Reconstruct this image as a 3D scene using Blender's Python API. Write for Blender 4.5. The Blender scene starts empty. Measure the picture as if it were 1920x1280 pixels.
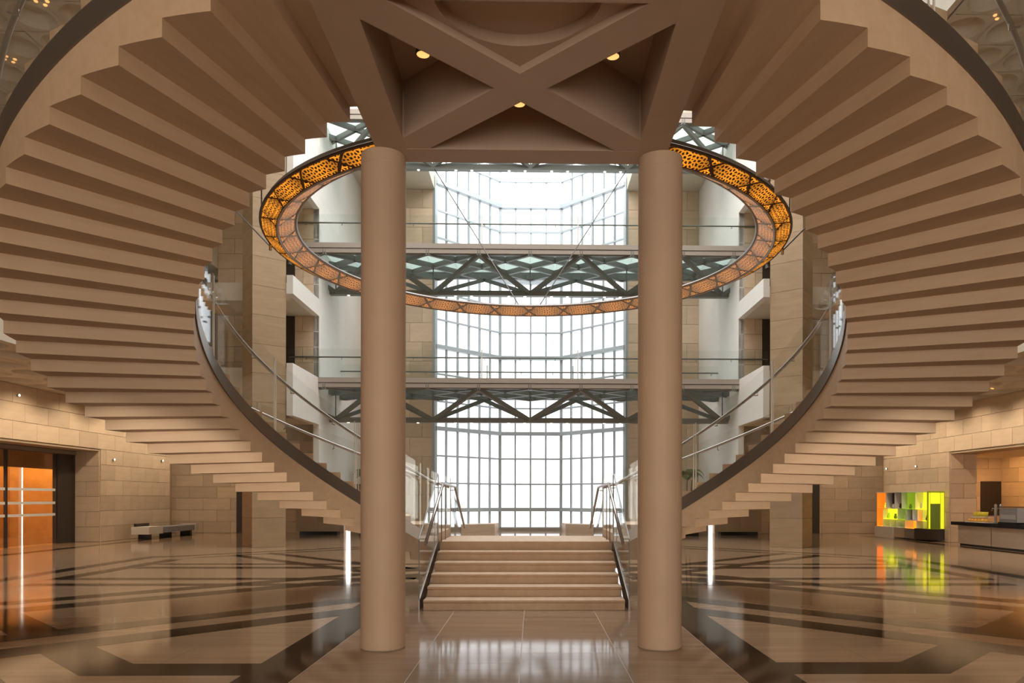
import bpy, math, random
from mathutils import Matrix, Vector
random.seed(7)
R = math.radians
SC = bpy.context.scene
COL = SC.collection

# ------------------------------------------------------------------ camera
F_PX, HORIZON, PPX = 1403.05, 934.92, 66.02
cam_data = bpy.data.cameras.new('camera')
cam_data.sensor_fit = 'HORIZONTAL'
cam_data.sensor_width = 36.0
cam_data.lens = F_PX / 1920.0 * 36.0
cam_data.shift_x = -PPX / 1920.0
cam_data.shift_y = (HORIZON - 640.0) / 1920.0
cam_data.clip_start, cam_data.clip_end = 0.05, 400
camera = bpy.data.objects.new('camera', cam_data)
COL.objects.link(camera)
camera.matrix_world = (Matrix.Translation((0.1215, 0.0, 1.656)) @ Matrix.Rotation(-0.01931, 4, 'Z')
                       @ Matrix.Rotation(R(90), 4, 'X') @ Matrix.Rotation(0.00192, 4, 'Z'))
SC.camera = camera

# ------------------------------------------------------------------ world, exposure
world = bpy.data.worlds.new('world')
SC.world = world
world.use_nodes = True
bg = world.node_tree.nodes['Background']
bg.inputs[0].default_value = (1.0, 0.985, 0.965, 1)
bg.inputs[1].default_value = 6.0
SC.view_settings.view_transform = 'Standard'
SC.view_settings.look = 'None'
SC.view_settings.gamma = 1.0
SC.view_settings.use_curve_mapping = False
SC.view_settings.exposure = 0.0
SC.cycles.max_bounces = 7
SC.cycles.diffuse_bounces = 4
SC.cycles.glossy_bounces = 3
SC.cycles.transparent_max_bounces = 16
SC.cycles.caustics_reflective = False
SC.cycles.caustics_refractive = False


def lamp(name, kind, loc, energy, color, size=0.2, rot=(0, 0, 0), parent=None, size_y=None, spot=None):
    d = bpy.data.lights.new(name, kind)
    d.energy = energy
    d.color = color
    if kind == 'AREA':
        d.size = size
        if size_y:
            d.shape = 'RECTANGLE'
            d.size_y = size_y
    elif kind == 'SPOT':
        d.spot_size = spot or R(100)
        d.spot_blend = 0.6
        d.shadow_soft_size = size
    else:
        d.shadow_soft_size = size
    o = bpy.data.objects.new(name, d)
    COL.objects.link(o)
    o.location = loc
    o.rotation_euler = rot
    if parent:
        o.parent = parent
    return o


# ------------------------------------------------------------------ materials
def nodes_of(name):
    m = bpy.data.materials.new(name)
    m.use_nodes = True
    nt = m.node_tree
    return m, nt, nt.nodes['Principled BSDF'], nt.nodes['Material Output']


def add(nt, kind, **kw):
    n = nt.nodes.new(kind)
    for k, v in kw.items():
        setattr(n, k, v)
    return n


def stone_mat(name, c1, c2, rough=0.55, scale=1.2, stretch=(1, 1, 6), vary=0.12, spec=0.35, bump=0.03):
    m, nt, b, out = nodes_of(name)
    tc = add(nt, 'ShaderNodeTexCoord')
    mp = add(nt, 'ShaderNodeMapping')
    mp.inputs['Scale'].default_value = stretch
    nz = add(nt, 'ShaderNodeTexNoise')
    nz.inputs['Scale'].default_value = scale
    nz.inputs['Detail'].default_value = 6
    nz.inputs['Roughness'].default_value = 0.6
    ramp = add(nt, 'ShaderNodeValToRGB')
    ramp.color_ramp.elements[0].position = 0.3
    ramp.color_ramp.elements[1].position = 0.7
    ramp.color_ramp.elements[0].color = (*c1, 1)
    ramp.color_ramp.elements[1].color = (*c2, 1)
    oi = add(nt, 'ShaderNodeObjectInfo')
    mr = add(nt, 'ShaderNodeMapRange')
    mr.inputs['To Min'].default_value = 1 - vary
    mr.inputs['To Max'].default_value = 1 + vary * 0.4
    hsv = add(nt, 'ShaderNodeHueSaturation')
    fine = add(nt, 'ShaderNodeTexNoise')
    fine.inputs['Scale'].default_value = 60
    bp = add(nt, 'ShaderNodeBump')
    bp.inputs['Strength'].default_value = bump
    L = nt.links.new
    L(tc.outputs['Object'], mp.inputs['Vector'])
    L(mp.outputs['Vector'], nz.inputs['Vector'])
    L(nz.outputs['Fac'], ramp.inputs['Fac'])
    L(oi.outputs['Random'], mr.inputs['Value'])
    L(mr.outputs['Result'], hsv.inputs['Value'])
    L(ramp.outputs['Color'], hsv.inputs['Color'])
    L(hsv.outputs['Color'], b.inputs['Base Color'])
    L(tc.outputs['Object'], fine.inputs['Vector'])
    L(fine.outputs['Fac'], bp.inputs['Height'])
    if bump:
        L(bp.outputs['Normal'], b.inputs['Normal'])
    b.inputs['Roughness'].default_value = rough
    b.inputs['Specular IOR Level'].default_value = spec
    return m


def plain(name, c, rough=0.5, metal=0.0, spec=0.5, emit=None, strength=0.0, noise=0.0):
    m, nt, b, out = nodes_of(name)
    b.inputs['Base Color'].default_value = (*c, 1)
    b.inputs['Roughness'].default_value = rough
    b.inputs['Metallic'].default_value = metal
    b.inputs['Specular IOR Level'].default_value = spec
    if noise:
        tc = add(nt, 'ShaderNodeTexCoord')
        nz = add(nt, 'ShaderNodeTexNoise')
        nz.inputs['Scale'].default_value = 9
        mr = add(nt, 'ShaderNodeMapRange')
        mr.inputs['To Min'].default_value = max(0.02, rough - noise)
        mr.inputs['To Max'].default_value = rough + noise
        nt.links.new(tc.outputs['Object'], nz.inputs['Vector'])
        nt.links.new(nz.outputs['Fac'], mr.inputs['Value'])
        nt.links.new(mr.outputs['Result'], b.inputs['Roughness'])
    if emit:
        b.inputs['Emission Color'].default_value = (*emit, 1)
        b.inputs['Emission Strength'].default_value = strength
    return m


def glass_mat(name, tint=(1, 1, 1), refl=1.0, ior=1.5, rough=0.0):
    m, nt, b, out = nodes_of(name)
    nt.nodes.remove(b)
    tr = add(nt, 'ShaderNodeBsdfTransparent')
    tr.inputs['Color'].default_value = (*tint, 1)
    gl = add(nt, 'ShaderNodeBsdfGlossy')
    gl.inputs['Roughness'].default_value = rough
    fr = add(nt, 'ShaderNodeFresnel')
    ge = add(nt, 'ShaderNodeNewGeometry')      # same reflectance from both faces of the thin sheet
    io = add(nt, 'ShaderNodeMath', operation='MULTIPLY_ADD')
    io.inputs[1].default_value = 1.0 / ior - ior
    io.inputs[2].default_value = ior
    nt.links.new(ge.outputs['Backfacing'], io.inputs[0])
    nt.links.new(io.outputs[0], fr.inputs['IOR'])
    mu = add(nt, 'ShaderNodeMath', operation='MULTIPLY')
    mu.inputs[1].default_value = refl
    mx = add(nt, 'ShaderNodeMixShader')
    L = nt.links.new
    L(fr.outputs[0], mu.inputs[0])
    L(mu.outputs[0], mx.inputs[0])
    L(tr.outputs[0], mx.inputs[1])
    L(gl.outputs[0], mx.inputs[2])
    L(mx.outputs[0], out.inputs['Surface'])
    return m


def floor_mat(name, c1, c2, joints=None, rough=0.08, vary=0.1, spec=0.42):
    m = stone_mat(name, c1, c2, rough=rough, scale=0.9, stretch=(0.5, 5, 1), vary=vary, spec=spec, bump=0.0)
    nt = m.node_tree
    b = nt.nodes['Principled BSDF']
    tc = add(nt, 'ShaderNodeTexCoord')
    nz = add(nt, 'ShaderNodeTexNoise')
    nz.inputs['Scale'].default_value = 1.7
    mr = add(nt, 'ShaderNodeMapRange')
    mr.inputs['To Min'].default_value = rough * 0.7
    mr.inputs['To Max'].default_value = rough * 1.4
    nt.links.new(tc.outputs['Object'], nz.inputs['Vector'])
    nt.links.new(nz.outputs['Fac'], mr.inputs['Value'])
    nt.links.new(mr.outputs['Result'], b.inputs['Roughness'])
    b.inputs['IOR'].default_value = 1.38
    if joints:
        br = add(nt, 'ShaderNodeTexBrick')
        br.inputs['Scale'].default_value = 1.0
        br.inputs['Brick Width'].default_value = joints[0]
        br.inputs['Row Height'].default_value = joints[1]
        br.inputs['Mortar Size'].default_value = 0.006
        br.inputs['Color1'].default_value = (1, 1, 1, 1)
        br.inputs['Color2'].default_value = (0.9, 0.9, 0.9, 1)
        br.inputs['Mortar'].default_value = (0.72, 0.7, 0.68, 1)
        mx = add(nt, 'ShaderNodeMix', data_type='RGBA', blend_type='MULTIPLY')
        mx.inputs[0].default_value = 1.0
        src = b.inputs['Base Color'].links[0].from_socket
        nt.links.new(tc.outputs['Object'], br.inputs['Vector'])
        nt.links.new(src, mx.inputs[6])
        nt.links.new(br.outputs['Color'], mx.inputs[7])
        nt.links.new(mx.outputs[2], b.inputs['Base Color'])
    return m


def lattice_mat(name, glow, strength, metal_c):
    """pierced metal screen: dark ribs between holes that show the lamp light behind"""
    m, nt, b, out = nodes_of(name)
    tc = add(nt, 'ShaderNodeTexCoord')
    vo = add(nt, 'ShaderNodeTexVoronoi', feature='DISTANCE_TO_EDGE', voronoi_dimensions='2D')
    vo.inputs['Scale'].default_value = 13
    vo.inputs['Randomness'].default_value = 0.55
    st = add(nt, 'ShaderNodeMapRange')
    st.inputs['From Min'].default_value = 0.24
    st.inputs['From Max'].default_value = 0.16
    sp = add(nt, 'ShaderNodeSeparateXYZ')
    # lamp glow is strongest around the middle of the panel
    ab = add(nt, 'ShaderNodeMath', operation='ABSOLUTE')
    fall = add(nt, 'ShaderNodeMapRange')
    fall.inputs['From Min'].default_value = 0.5
    fall.inputs['From Max'].default_value = 0.0
    fall.inputs['To Min'].default_value = 0.35
    fall.inputs['To Max'].default_value = 1.0
    mu = add(nt, 'ShaderNodeMath', operation='MULTIPLY')
    m2 = add(nt, 'ShaderNodeMath', operation='MULTIPLY')
    m2.inputs[1].default_value = strength
    L = nt.links.new
    L(tc.outputs['Object'], vo.inputs['Vector'])
    L(vo.outputs['Distance'], st.inputs['Value'])
    L(tc.outputs['Object'], sp.inputs[0])
    L(sp.outputs['X'], ab.inputs[0])
    L(ab.outputs[0], fall.inputs['Value'])
    L(st.outputs['Result'], mu.inputs[0])
    L(fall.outputs['Result'], mu.inputs[1])
    L(mu.outputs[0], m2.inputs[0])
    L(m2.outputs[0], b.inputs['Emission Strength'])
    b.inputs['Emission Color'].default_value = (*glow, 1)
    b.inputs['Base Color'].default_value = (*metal_c, 1)
    b.inputs['Roughness'].default_value = 0.4
    b.inputs['Metallic'].default_value = 0.5
    return m


M = {}
M['stone'] = stone_mat('limestone', (0.60, 0.45, 0.32), (0.68, 0.52, 0.385))
M['step'] = stone_mat('stair_limestone', (0.53, 0.36, 0.225), (0.60, 0.43, 0.285), scale=1.6, stretch=(5, 0.7, 5), vary=0.03)
M['column'] = stone_mat('column_plaster', (0.53, 0.37, 0.25), (0.57, 0.405, 0.28), scale=2, stretch=(1, 1, 1), vary=0.0)
M['concrete'] = stone_mat('vault_concrete', (0.45, 0.325, 0.235), (0.50, 0.365, 0.27), scale=1.5, stretch=(1, 1, 1), vary=0.0)
M['block'] = stone_mat('ashlar_limestone', (0.58, 0.44, 0.30), (0.68, 0.53, 0.38), scale=1.4, stretch=(1, 1, 4), vary=0.16)
M['pierstone'] = stone_mat('honey_limestone', (0.40, 0.285, 0.17), (0.48, 0.35, 0.22), scale=1.2, stretch=(1, 1, 5), vary=0.10)
M['joint'] = plain('wall_joint', (0.42, 0.32, 0.22), 0.8)
M['white'] = stone_mat('sunlit_pale_stone', (0.80, 0.77, 0.72), (0.84, 0.81, 0.77), vary=0.0)  # sunlight on the window niche walls is put into this pale colour
M['soffit'] = stone_mat('pale_soffit', (0.62, 0.54, 0.43), (0.68, 0.60, 0.48), vary=0.0, stretch=(1, 1, 1))
M['floor'] = floor_mat('polished_marble', (0.33, 0.213, 0.125), (0.42, 0.285, 0.18), joints=(2.4, 1.2))
M['slab'] = floor_mat('polished_path_marble', (0.29, 0.195, 0.125), (0.40, 0.285, 0.20), vary=0.12)
M['inlay'] = floor_mat('dark_granite', (0.016, 0.010, 0.006), (0.028, 0.018, 0.011), vary=0.1, spec=0.25)
M['steel'] = plain('brushed_steel', (0.42, 0.40, 0.38), 0.32, 0.85, noise=0.06)
M['band'] = plain('dark_steel_band', (0.20, 0.165, 0.14), 0.30, 0.7)
M['grey'] = plain('grey_paint', (0.20, 0.205, 0.19), 0.45)
M['greyband'] = plain('warm_grey_paint', (0.40, 0.35, 0.30), 0.45)
M['mullion'] = plain('mullion_grey', (0.45, 0.51, 0.55), 0.4)
M['black'] = plain('black_gloss', (0.012, 0.012, 0.014), 0.18)
M['dark'] = plain('dark_bronze', (0.035, 0.025, 0.018), 0.4)
M['glass'] = glass_mat('clear_glass', (0.97, 0.985, 0.98), 0.9, 1.5)
M['glass_edge'] = plain('glass_edge', (0.42, 0.50, 0.46), 0.2)
M['pane'] = glass_mat('window_glass', (0.61, 0.625, 0.64), 0.35, 1.45)
M['entry_glass'] = glass_mat('entrance_glass', (0.92, 0.89, 0.845), 0.35, 1.45)
M['doorglass'] = glass_mat('door_glass', (0.90, 0.86, 0.80), 1.0, 1.5)
M['frost'] = plain('frosted_band', (0.75, 0.74, 0.70), 0.5)
M['lat_out'] = lattice_mat('pierced_bronze', (1.0, 0.33, 0.02), 1.1, (0.10, 0.055, 0.028))
M['lat_in'] = lattice_mat('pierced_silver', (1.0, 0.33, 0.05), 0.6, (0.46, 0.43, 0.43))
M['bronze'] = plain('bronze_frame', (0.09, 0.055, 0.035), 0.42, 0.5)
M['silver'] = plain('silver_frame', (0.36, 0.34, 0.34), 0.35, 0.6)
M['lampglow'] = plain('lamp_lens', (0.9, 0.7, 0.4), 0.3, emit=(1.0, 0.50, 0.15), strength=1.3)
M['lampwhite'] = plain('spot_lens', (0.9, 0.9, 0.85), 0.3, emit=(1.0, 0.9, 0.7), strength=3.0)
M['wood'] = stone_mat('amber_wood', (0.46, 0.26, 0.09), (0.60, 0.36, 0.14), rough=0.4, scale=3, stretch=(1, 8, 1), vary=0.1)
M['cabinet'] = plain('taupe_laminate', (0.42, 0.33, 0.23), 0.45)
M['leaf'] = plain('palm_leaf', (0.16, 0.21, 0.05), 0.45)
M['trunk'] = plain('palm_trunk', (0.16, 0.12, 0.07), 0.8)
M['pot'] = plain('dark_pot', (0.08, 0.07, 0.06), 0.4)
M['grit'] = plain('bench_concrete', (0.30, 0.29, 0.29), 0.7)
M['benchend'] = plain('pale_bench_end', (0.66, 0.60, 0.52), 0.6)

mt, nt_, b_, o_ = nodes_of('deck_glass')
nt_.nodes.remove(b_)
tl = add(nt_, 'ShaderNodeBsdfTranslucent')
tl.inputs['Color'].default_value = (0.84, 0.92, 0.90, 1)
df = add(nt_, 'ShaderNodeBsdfDiffuse')
df.inputs['Color'].default_value = (0.55, 0.66, 0.63, 1)
mxs = add(nt_, 'ShaderNodeMixShader')
mxs.inputs[0].default_value = 0.3
nt_.links.new(tl.outputs[0], mxs.inputs[1])
nt_.links.new(df.outputs[0], mxs.inputs[2])
nt_.links.new(mxs.outputs[0], o_.inputs['Surface'])
M['deckglass'] = mt


# ------------------------------------------------------------------ mesh helpers
class MB:
    def __init__(self):
        self.v, self.f = [], []

    def quadmesh(self, vs, fs):
        n = len(self.v)
        self.v += [tuple(p) for p in vs]
        self.f += [tuple(i + n for i in f) for f in fs]
        return self

    def box(self, x0, x1, y0, y1, z0, z1):
        return self.quadmesh([(x0, y0, z0), (x1, y0, z0), (x1, y1, z0), (x0, y1, z0),
                              (x0, y0, z1), (x1, y0, z1), (x1, y1, z1), (x0, y1, z1)],
                             [(0, 3, 2, 1), (4, 5, 6, 7), (0, 1, 5, 4), (1, 2, 6, 5), (2, 3, 7, 6), (3, 0, 4, 7)])

    def prism(self, poly, z0, z1):
        n = len(poly)
        vs = [(x, y, z0) for x, y in poly] + [(x, y, z1) for x, y in poly]
        fs = [tuple(range(n - 1, -1, -1)), tuple(range(n, 2 * n))]
        fs += [(i, (i + 1) % n, n + (i + 1) % n, n + i) for i in range(n)]
        return self.quadmesh(vs, fs)

    def bar(self, a, b, w, h, up=(0, 0, 1)):
        """rectangular bar between two points"""
        a, b = Vector(a), Vector(b)
        d = (b - a).normalized()
        u = Vector(up)
        s = d.cross(u)
        if s.length < 1e-4:
            s = d.cross(Vector((0, 1, 0)))
        s.normalize()
        t = s.cross(d).normalized()
        s *= w / 2
        t *= h / 2
        vs = [a - s - t, a + s - t, a + s + t, a - s + t, b - s - t, b + s - t, b + s + t, b - s + t]
        return self.quadmesh(vs, [(0, 3, 2, 1), (4, 5, 6, 7), (0, 1, 5, 4), (1, 2, 6, 5), (2, 3, 7, 6), (3, 0, 4, 7)])

    def tube(self, pts, r, n=8, cap=True, radii=None):
        pts = [Vector(p) for p in pts]
        k0 = len(self.v)
        m = len(pts)
        for i, p in enumerate(pts):
            d = (pts[min(i + 1, m - 1)] - pts[max(i - 1, 0)]).normalized()
            ref = Vector((0, 0, 1)) if abs(d.z) < 0.9 else Vector((1, 0, 0))
            s = d.cross(ref).normalized()
            t = s.cross(d).normalized()
            rr = radii[i] if radii else r
            for k in range(n):
                a = 2 * math.pi * k / n
                self.v.append(tuple(p + s * rr * math.cos(a) + t * rr * math.sin(a)))
        for i in range(m - 1):
            for k in range(n):
                a = k0 + i * n + k
                b = k0 + i * n + (k + 1) % n
                self.f.append((a, b, b + n, a + n))
        if cap:
            self.f.append(tuple(k0 + k for k in range(n - 1, -1, -1)))
            self.f.append(tuple(k0 + (m - 1) * n + k for k in range(n)))
        return self

    def lathe(self, prof, n=48, cx=0, cy=0, caps=True):
        k0 = len(self.v)
        m = len(prof)
        for r, z in prof:
            for k in range(n):
                a = 2 * math.pi * k / n
                self.v.append((cx + r * math.cos(a), cy + r * math.sin(a), z))
        for i in range(m - 1):
            for k in range(n):
                a = k0 + i * n + k
                b = k0 + i * n + (k + 1) % n
                self.f.append((a, b, b + n, a + n))
        if caps and prof[0][0] > 1e-4:
            self.f.append(tuple(k0 + k for k in range(n - 1, -1, -1)))
        if caps and prof[-1][0] > 1e-4:
            self.f.append(tuple(k0 + (m - 1) * n + k for k in range(n)))
        return self

    def mesh(self, name, mat, smooth=False):
        me = bpy.data.meshes.new(name)
        me.from_pydata(self.v, [], self.f)
        me.validate()
        if smooth:
            for p in me.polygons:
                p.use_smooth = len(p.vertices) <= 4
        me.materials.append(mat)
        me.update()
        return me


def link(name, me, parent=None, loc=(0, 0, 0), rotz=0.0, rot=None):
    o = bpy.data.objects.new(name, me)
    COL.objects.link(o)
    o.location = loc
    o.rotation_euler = rot if rot else (0, 0, rotz)
    if parent:
        o.parent = parent
    return o


def build(name, mb, mat, parent=None, smooth=False, loc=(0, 0, 0), rotz=0.0):
    return link(name, mb.mesh(name, mat, smooth), parent, loc, rotz)


def tag(o, label, cat=None, group=None, kind=None):
    o['label'] = label
    if cat:
        o['category'] = cat
    if group:
        o['group'] = group
    if kind:
        o['kind'] = kind
    return o


def thing(name, label, cat, loc=(0, 0, 0), group=None, kind=None, rotz=0.0):
    o = bpy.data.objects.new(name, None)
    COL.objects.link(o)
    o.location = loc
    o.rotation_euler = (0, 0, rotz)
    o.empty_display_size = 0.1
    return tag(o, label, cat, group, kind)


CACHE = {}


def shared_box(name, w, d, h, mat, bevel=0.0):
    """box centred in x, y and z, shared between alike pieces; small chamfer if asked"""
    key = (round(w, 3), round(d, 3), round(h, 3), mat.name, bevel)
    if key not in CACHE:
        mb = MB()
        if bevel:
            c = bevel
            x, y, z = w / 2, d / 2, h / 2
            vs = [(-x, y, -z), (x, y, -z), (x, y, z), (-x, y, z),
                  (-x, -y + c, -z), (x, -y + c, -z), (x, -y + c, z), (-x, -y + c, z),
                  (-x + c, -y, -z + c), (x - c, -y, -z + c), (x - c, -y, z - c), (-x + c, -y, z - c)]
            fs = [(0, 3, 2, 1), (8, 9, 10, 11), (0, 1, 5, 4), (1, 2, 6, 5), (2, 3, 7, 6), (3, 0, 4, 7),
                  (4, 5, 9, 8), (5, 6, 10, 9), (6, 7, 11, 10), (7, 4, 8, 11)]
            mb.quadmesh(vs, fs)
        else:
            mb.box(-w / 2, w / 2, -d / 2, d / 2, -h / 2, h / 2)
        CACHE[key] = mb.mesh(name, mat)
    return CACHE[key]


def ashlar(parent, origin, ang, width, z0, z1, bw, bh, holes=(), mat=None, t=0.04, gap=0.010, name='stone_block'):
    """courses of stone blocks on a vertical face; face runs from origin along direction ang,
    the outside of the face is to the right-hand side (local -y)"""
    mat = mat or M['block']
    ca, sa = math.cos(ang), math.sin(ang)
    n = max(1, round((z1 - z0) / bh))
    bh = (z1 - z0) / n
    for r in range(n):
        za, zb = z0 + r * bh, z0 + (r + 1) * bh
        cuts = [0.0]
        u = bw * (0.5 if r % 2 else 1.0)
        while u < width - 0.2:
            cuts.append(u)
            u += bw
        cuts.append(width)
        spans = list(zip(cuts[:-1], cuts[1:]))
        for (ha, hb, hz0, hz1) in holes:
            if zb <= hz0 + 0.05 or za >= hz1 - 0.05:
                continue
            nxt = []
            for a, b in spans:
                if b <= ha or a >= hb:
                    nxt.append((a, b))
                else:
                    if a < ha - 0.02:
                        nxt.append((a, ha))
                    if b > hb + 0.02:
                        nxt.append((hb, b))
            spans = nxt
        for a, b in spans:
            me = shared_box(name, b - a - gap, t, bh - gap, mat, 0.006)
            c = (a + b) / 2
            link(name, me, parent, (origin[0] + ca * c + sa * t / 2, origin[1] + sa * c - ca * t / 2, (za + zb) / 2), rotz=ang)


# ================================================================== floor
floor = thing('floor', 'polished cream marble floor with dark inlaid strapwork bands', 'floor', kind='structure')
build('floor_field', MB().box(-24, 24, -9, 42, -0.25, -0.0004), M['floor'], floor)
# the central path of big slabs on a pale bed that shows in the joints
M['bed'] = plain('pale_joint', (0.44, 0.35, 0.275), 0.4)
build('path_bed', MB().box(-2.07, 2.07, -1.5, 14.0, -0.06, 0.0002), M['bed'], floor)
xs = [-2.07, -1.03, 0.0, 1.03, 2.07]
rows = {0: 1.57, 1: 1.57, 2: 1.57, 3: 1.28}
offs = {0: 7.55, 1: 7.55, 2: 8.03, 3: 7.01}
for c in range(4):
    y = offs[c] - rows[c] * 5
    while y < 14.0:
        a, b = max(y, -1.5), y + rows[c]
        if b > -1.4:
            me = shared_box('path_slab', xs[c + 1] - xs[c] - 0.009, b - a - 0.009, 0.06, M['slab'])
            link('path_slab', me, floor, ((xs[c] + xs[c + 1]) / 2, (a + b) / 2, -0.0288))
        y = b


def clip(poly, a, b, c):
    """keep the part of poly with a*x + b*y <= c"""
    out = []
    for i in range(len(poly)):
        p, q = poly[i], poly[(i + 1) % len(poly)]
        dp, dq = a * p[0] + b * p[1] - c, a * q[0] + b * q[1] - c
        if dp <= 0:
            out.append(p)
        if dp * dq < 0:
            t = dp / (dp - dq)
            out.append((p[0] + t * (q[0] - p[0]), p[1] + t * (q[1] - p[1])))
    return out


def strip_diff(lo, hi, x0, x1):          # lo <= y - x <= hi
    return [(x0, x0 + lo), (x1, x1 + lo), (x1, x1 + hi), (x0, x0 + hi)]


def strip_sum(lo, hi, x0, x1):           # lo <= x + y <= hi
    return [(x0, lo - x0), (x1, lo - x1), (x1, hi - x1), (x0, hi - x0)]


def rect(x0, x1, y0, y1):
    return [(x0, y0), (x1, y0), (x1, y1), (x0, y1)]


XL = -2.6
bands = [
    rect(-2.6, -2.075, -1.5, 12.6),
    [(-3.36, 7.05), (XL, 7.05), (XL, 7.56), (-3.87, 7.56)],
    clip(clip(strip_sum(2.95, 3.69, -8, -3.0), 0, -1, -7.05), -1, 1, 13.2),
    clip(strip_diff(13.2, 13.97, -10, XL), 0, 1, 40),
    clip(strip_diff(14.68, 15.38, -10, XL), 0, 1, 40),
    clip(clip(strip_sum(2.95, 3.69, -9, -4), 1, -1, -15.38), -1, 1, 18.3),
    strip_diff(18.3, 19.05, -10.3, -2.15),
    strip_diff(19.72, 20.4, -10.3, -2.15),
    rect(-9.55, -2.3, 14.27, 14.66),
    rect(-9.30, -2.3, 15.30, 15.70),
    rect(-9.30, -2.3, 17.75, 18.24),
    rect(-9.30, -2.3, 18.80, 19.15),
    rect(-10.80, -10.38, 14.9, 21.6),
    rect(-9.75, -9.33, 15.30, 20.4),
    strip_sum(13.1, 13.65, -8.6, -2.15),
    strip_sum(14.68, 15.2, -7.9, -2.15),
    strip_diff(31.35, 31.75, -10.4, -4.5),
    clip(strip_diff(30.2, 30.5, -9.3, -4.5), 0, 1, 40),
    rect(-15.4, -15.0, 10, 34),
    clip(clip(strip_sum(1.2, 2.2, -8, -2.6), 0, 1, 7.05), 0, -1, 0),
]
for k, poly in enumerate(bands):
    for s in (1, -1):
        pts = [(s * x, y) for x, y in poly]
        if s < 0:
            pts = pts[::-1]
        build('inlay_band', MB().prism(pts, -0.05, 0.0003 + 0.0002 * (k % 5) + (0.0001 if s < 0 else 0)), M['inlay'], floor)

# ================================================================== curved stairs
CX, CY, RO, RI = 1.531, 10.509, 4.817, 2.80
RISE, THICK, NSTEP, DPH = 0.15, 0.626, 36, 5.0
E0 = 0.28


def line_z(phi):
    return 0.9 + RISE * (phi - E0) / DPH


def arc_pt(s, r, phi, z):
    """point on stair of side s (-1 left, +1 right), angle phi in degrees from the back"""
    return (s * (CX + r * math.sin(R(phi))), CY + r * math.cos(R(phi)), z)


def wedge(s, r0, r1, a0, a1, z0, z1, n=3):
    mb = MB()
    vs = []
    for z in (z0, z1):
        for i in range(n + 1):
            a = R(a0 + (a1 - a0) * i / n)
            for r in (r0, r1):
                vs.append((s * r * math.sin(a), r * math.cos(a), z))
    k = 2 * (n + 1)
    fs = []
    for i in range(n):
        b = 2 * i
        q = [(b, b + 1, b + 3, b + 2), (k + b, k + b + 2, k + b + 3, k + b + 1),
             (b, b + 2, k + b + 2, k + b), (b + 1, k + b + 1, k + b + 3, b + 3)]
        fs += q
    fs += [(0, k, k + 1, 1), (2 * n, 2 * n + 1, k + 2 * n + 1, k + 2 * n)]
    if s < 0:
        fs = [f[::-1] for f in fs]
    mb.quadmesh(vs, fs)
    return mb


def helix_strip(s, r0, r1, ph0, ph1, zf0, zf1, n):
    """solid strip of rectangular section following the stair"""
    mb = MB()
    vs, fs = [], []
    for i in range(n + 1):
        ph = ph0 + (ph1 - ph0) * i / n
        for r, zf in ((r0, zf0), (r1, zf0), (r1, zf1), (r0, zf1)):
            vs.append(arc_pt(s, r, ph, line_z(ph) + zf))
    for i in range(n):
        b = 4 * i
        for k in range(4):
            fs.append((b + k, b + 4 + k, b + 4 + (k + 1) % 4, b + (k + 1) % 4))
    fs += [(0, 1, 2, 3), (4 * n + 3, 4 * n + 2, 4 * n + 1, 4 * n)]
    if s < 0:
        fs = [f[::-1] for f in fs]
    mb.quadmesh(vs, fs)
    return mb


for s, side in ((-1, 'left'), (1, 'right')):
    st = thing('curved_staircase', 'sweeping curved stone staircase with glass balustrade on the %s of the columns' % side, 'staircase',
               (s * CX, CY, 0), 'pair of curved staircases')
    off = Matrix.Translation((-s * CX, -CY, 0))
    step_me = wedge(s, RI, RO, 0, DPH, -THICK, 0).mesh('step', M['step'])
    for j in range(1, NSTEP + 1):
        ph = DPH * (j - 1) + E0
        link('step', step_me, st, (0, 0, 0.9 + RISE * j), rotz=-s * R(ph))

    def part(name, mb, mat, parent=st, smooth=False):
        me = mb.mesh(name, mat, smooth)
        if parent is st:
            me.transform(off)
        return link(name, me, parent)
    part('steel_band', helix_strip(s, RI - 0.02, RI + 0.012, 0.3, 180, -0.19, 0.03, 96), M['band'], smooth=False)
    part('steel_band', helix_strip(s, RO - 0.012, RO + 0.02, 0.3, 180, -0.19, 0.03, 120), M['band'], smooth=False)
    for r, rr, nseg in ((RI, RI + 0.09, 6), (RO, RO - 0.09, 8)):
        for k in range(nseg):
            a0, a1 = 180.0 / nseg * k + 0.35, 180.0 / nseg * (k + 1) - 0.35
            pn = part('glass_panel', helix_strip(s, r - 0.010, r + 0.006, a0, a1, 0.03, 1.18, 14), M['glass'])
            for ae in (a0, a1):
                em = helix_strip(s, r - 0.011, r + 0.007, ae - 0.07, ae + 0.07, 0.03, 1.18, 1).mesh('glass_edge', M['frost'])
                em.transform(off)
                link('glass_edge', em, pn)
        pts = [arc_pt(s, rr, a, line_z(a) + 0.98) for a in [0.5 + i * 179.0 / 90 for i in range(91)]]
        hr = part('handrail', MB().tube(pts, 0.026, 8), M['steel'], smooth=True)
        for k in range(2 * nseg):
            a = 180.0 / (2 * nseg) * (k + 0.5)
            zz = line_z(a) + 0.98
            bm = MB().tube([arc_pt(s, rr, a, zz - 0.02), arc_pt(s, rr, a, zz - 0.08), arc_pt(s, r, a, zz - 0.09)], 0.010, 6)
            me = bm.mesh('rail_bracket', M['steel'])
            me.transform(off)
            link('rail_bracket', me, hr)

# ================================================================== central flight and landing
cs = thing('central_staircase', 'straight central stone flight of six steps up to the half landing', 'staircase', (0, 11.15, 0))
Y0, TR = 11.15, 0.432


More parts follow.
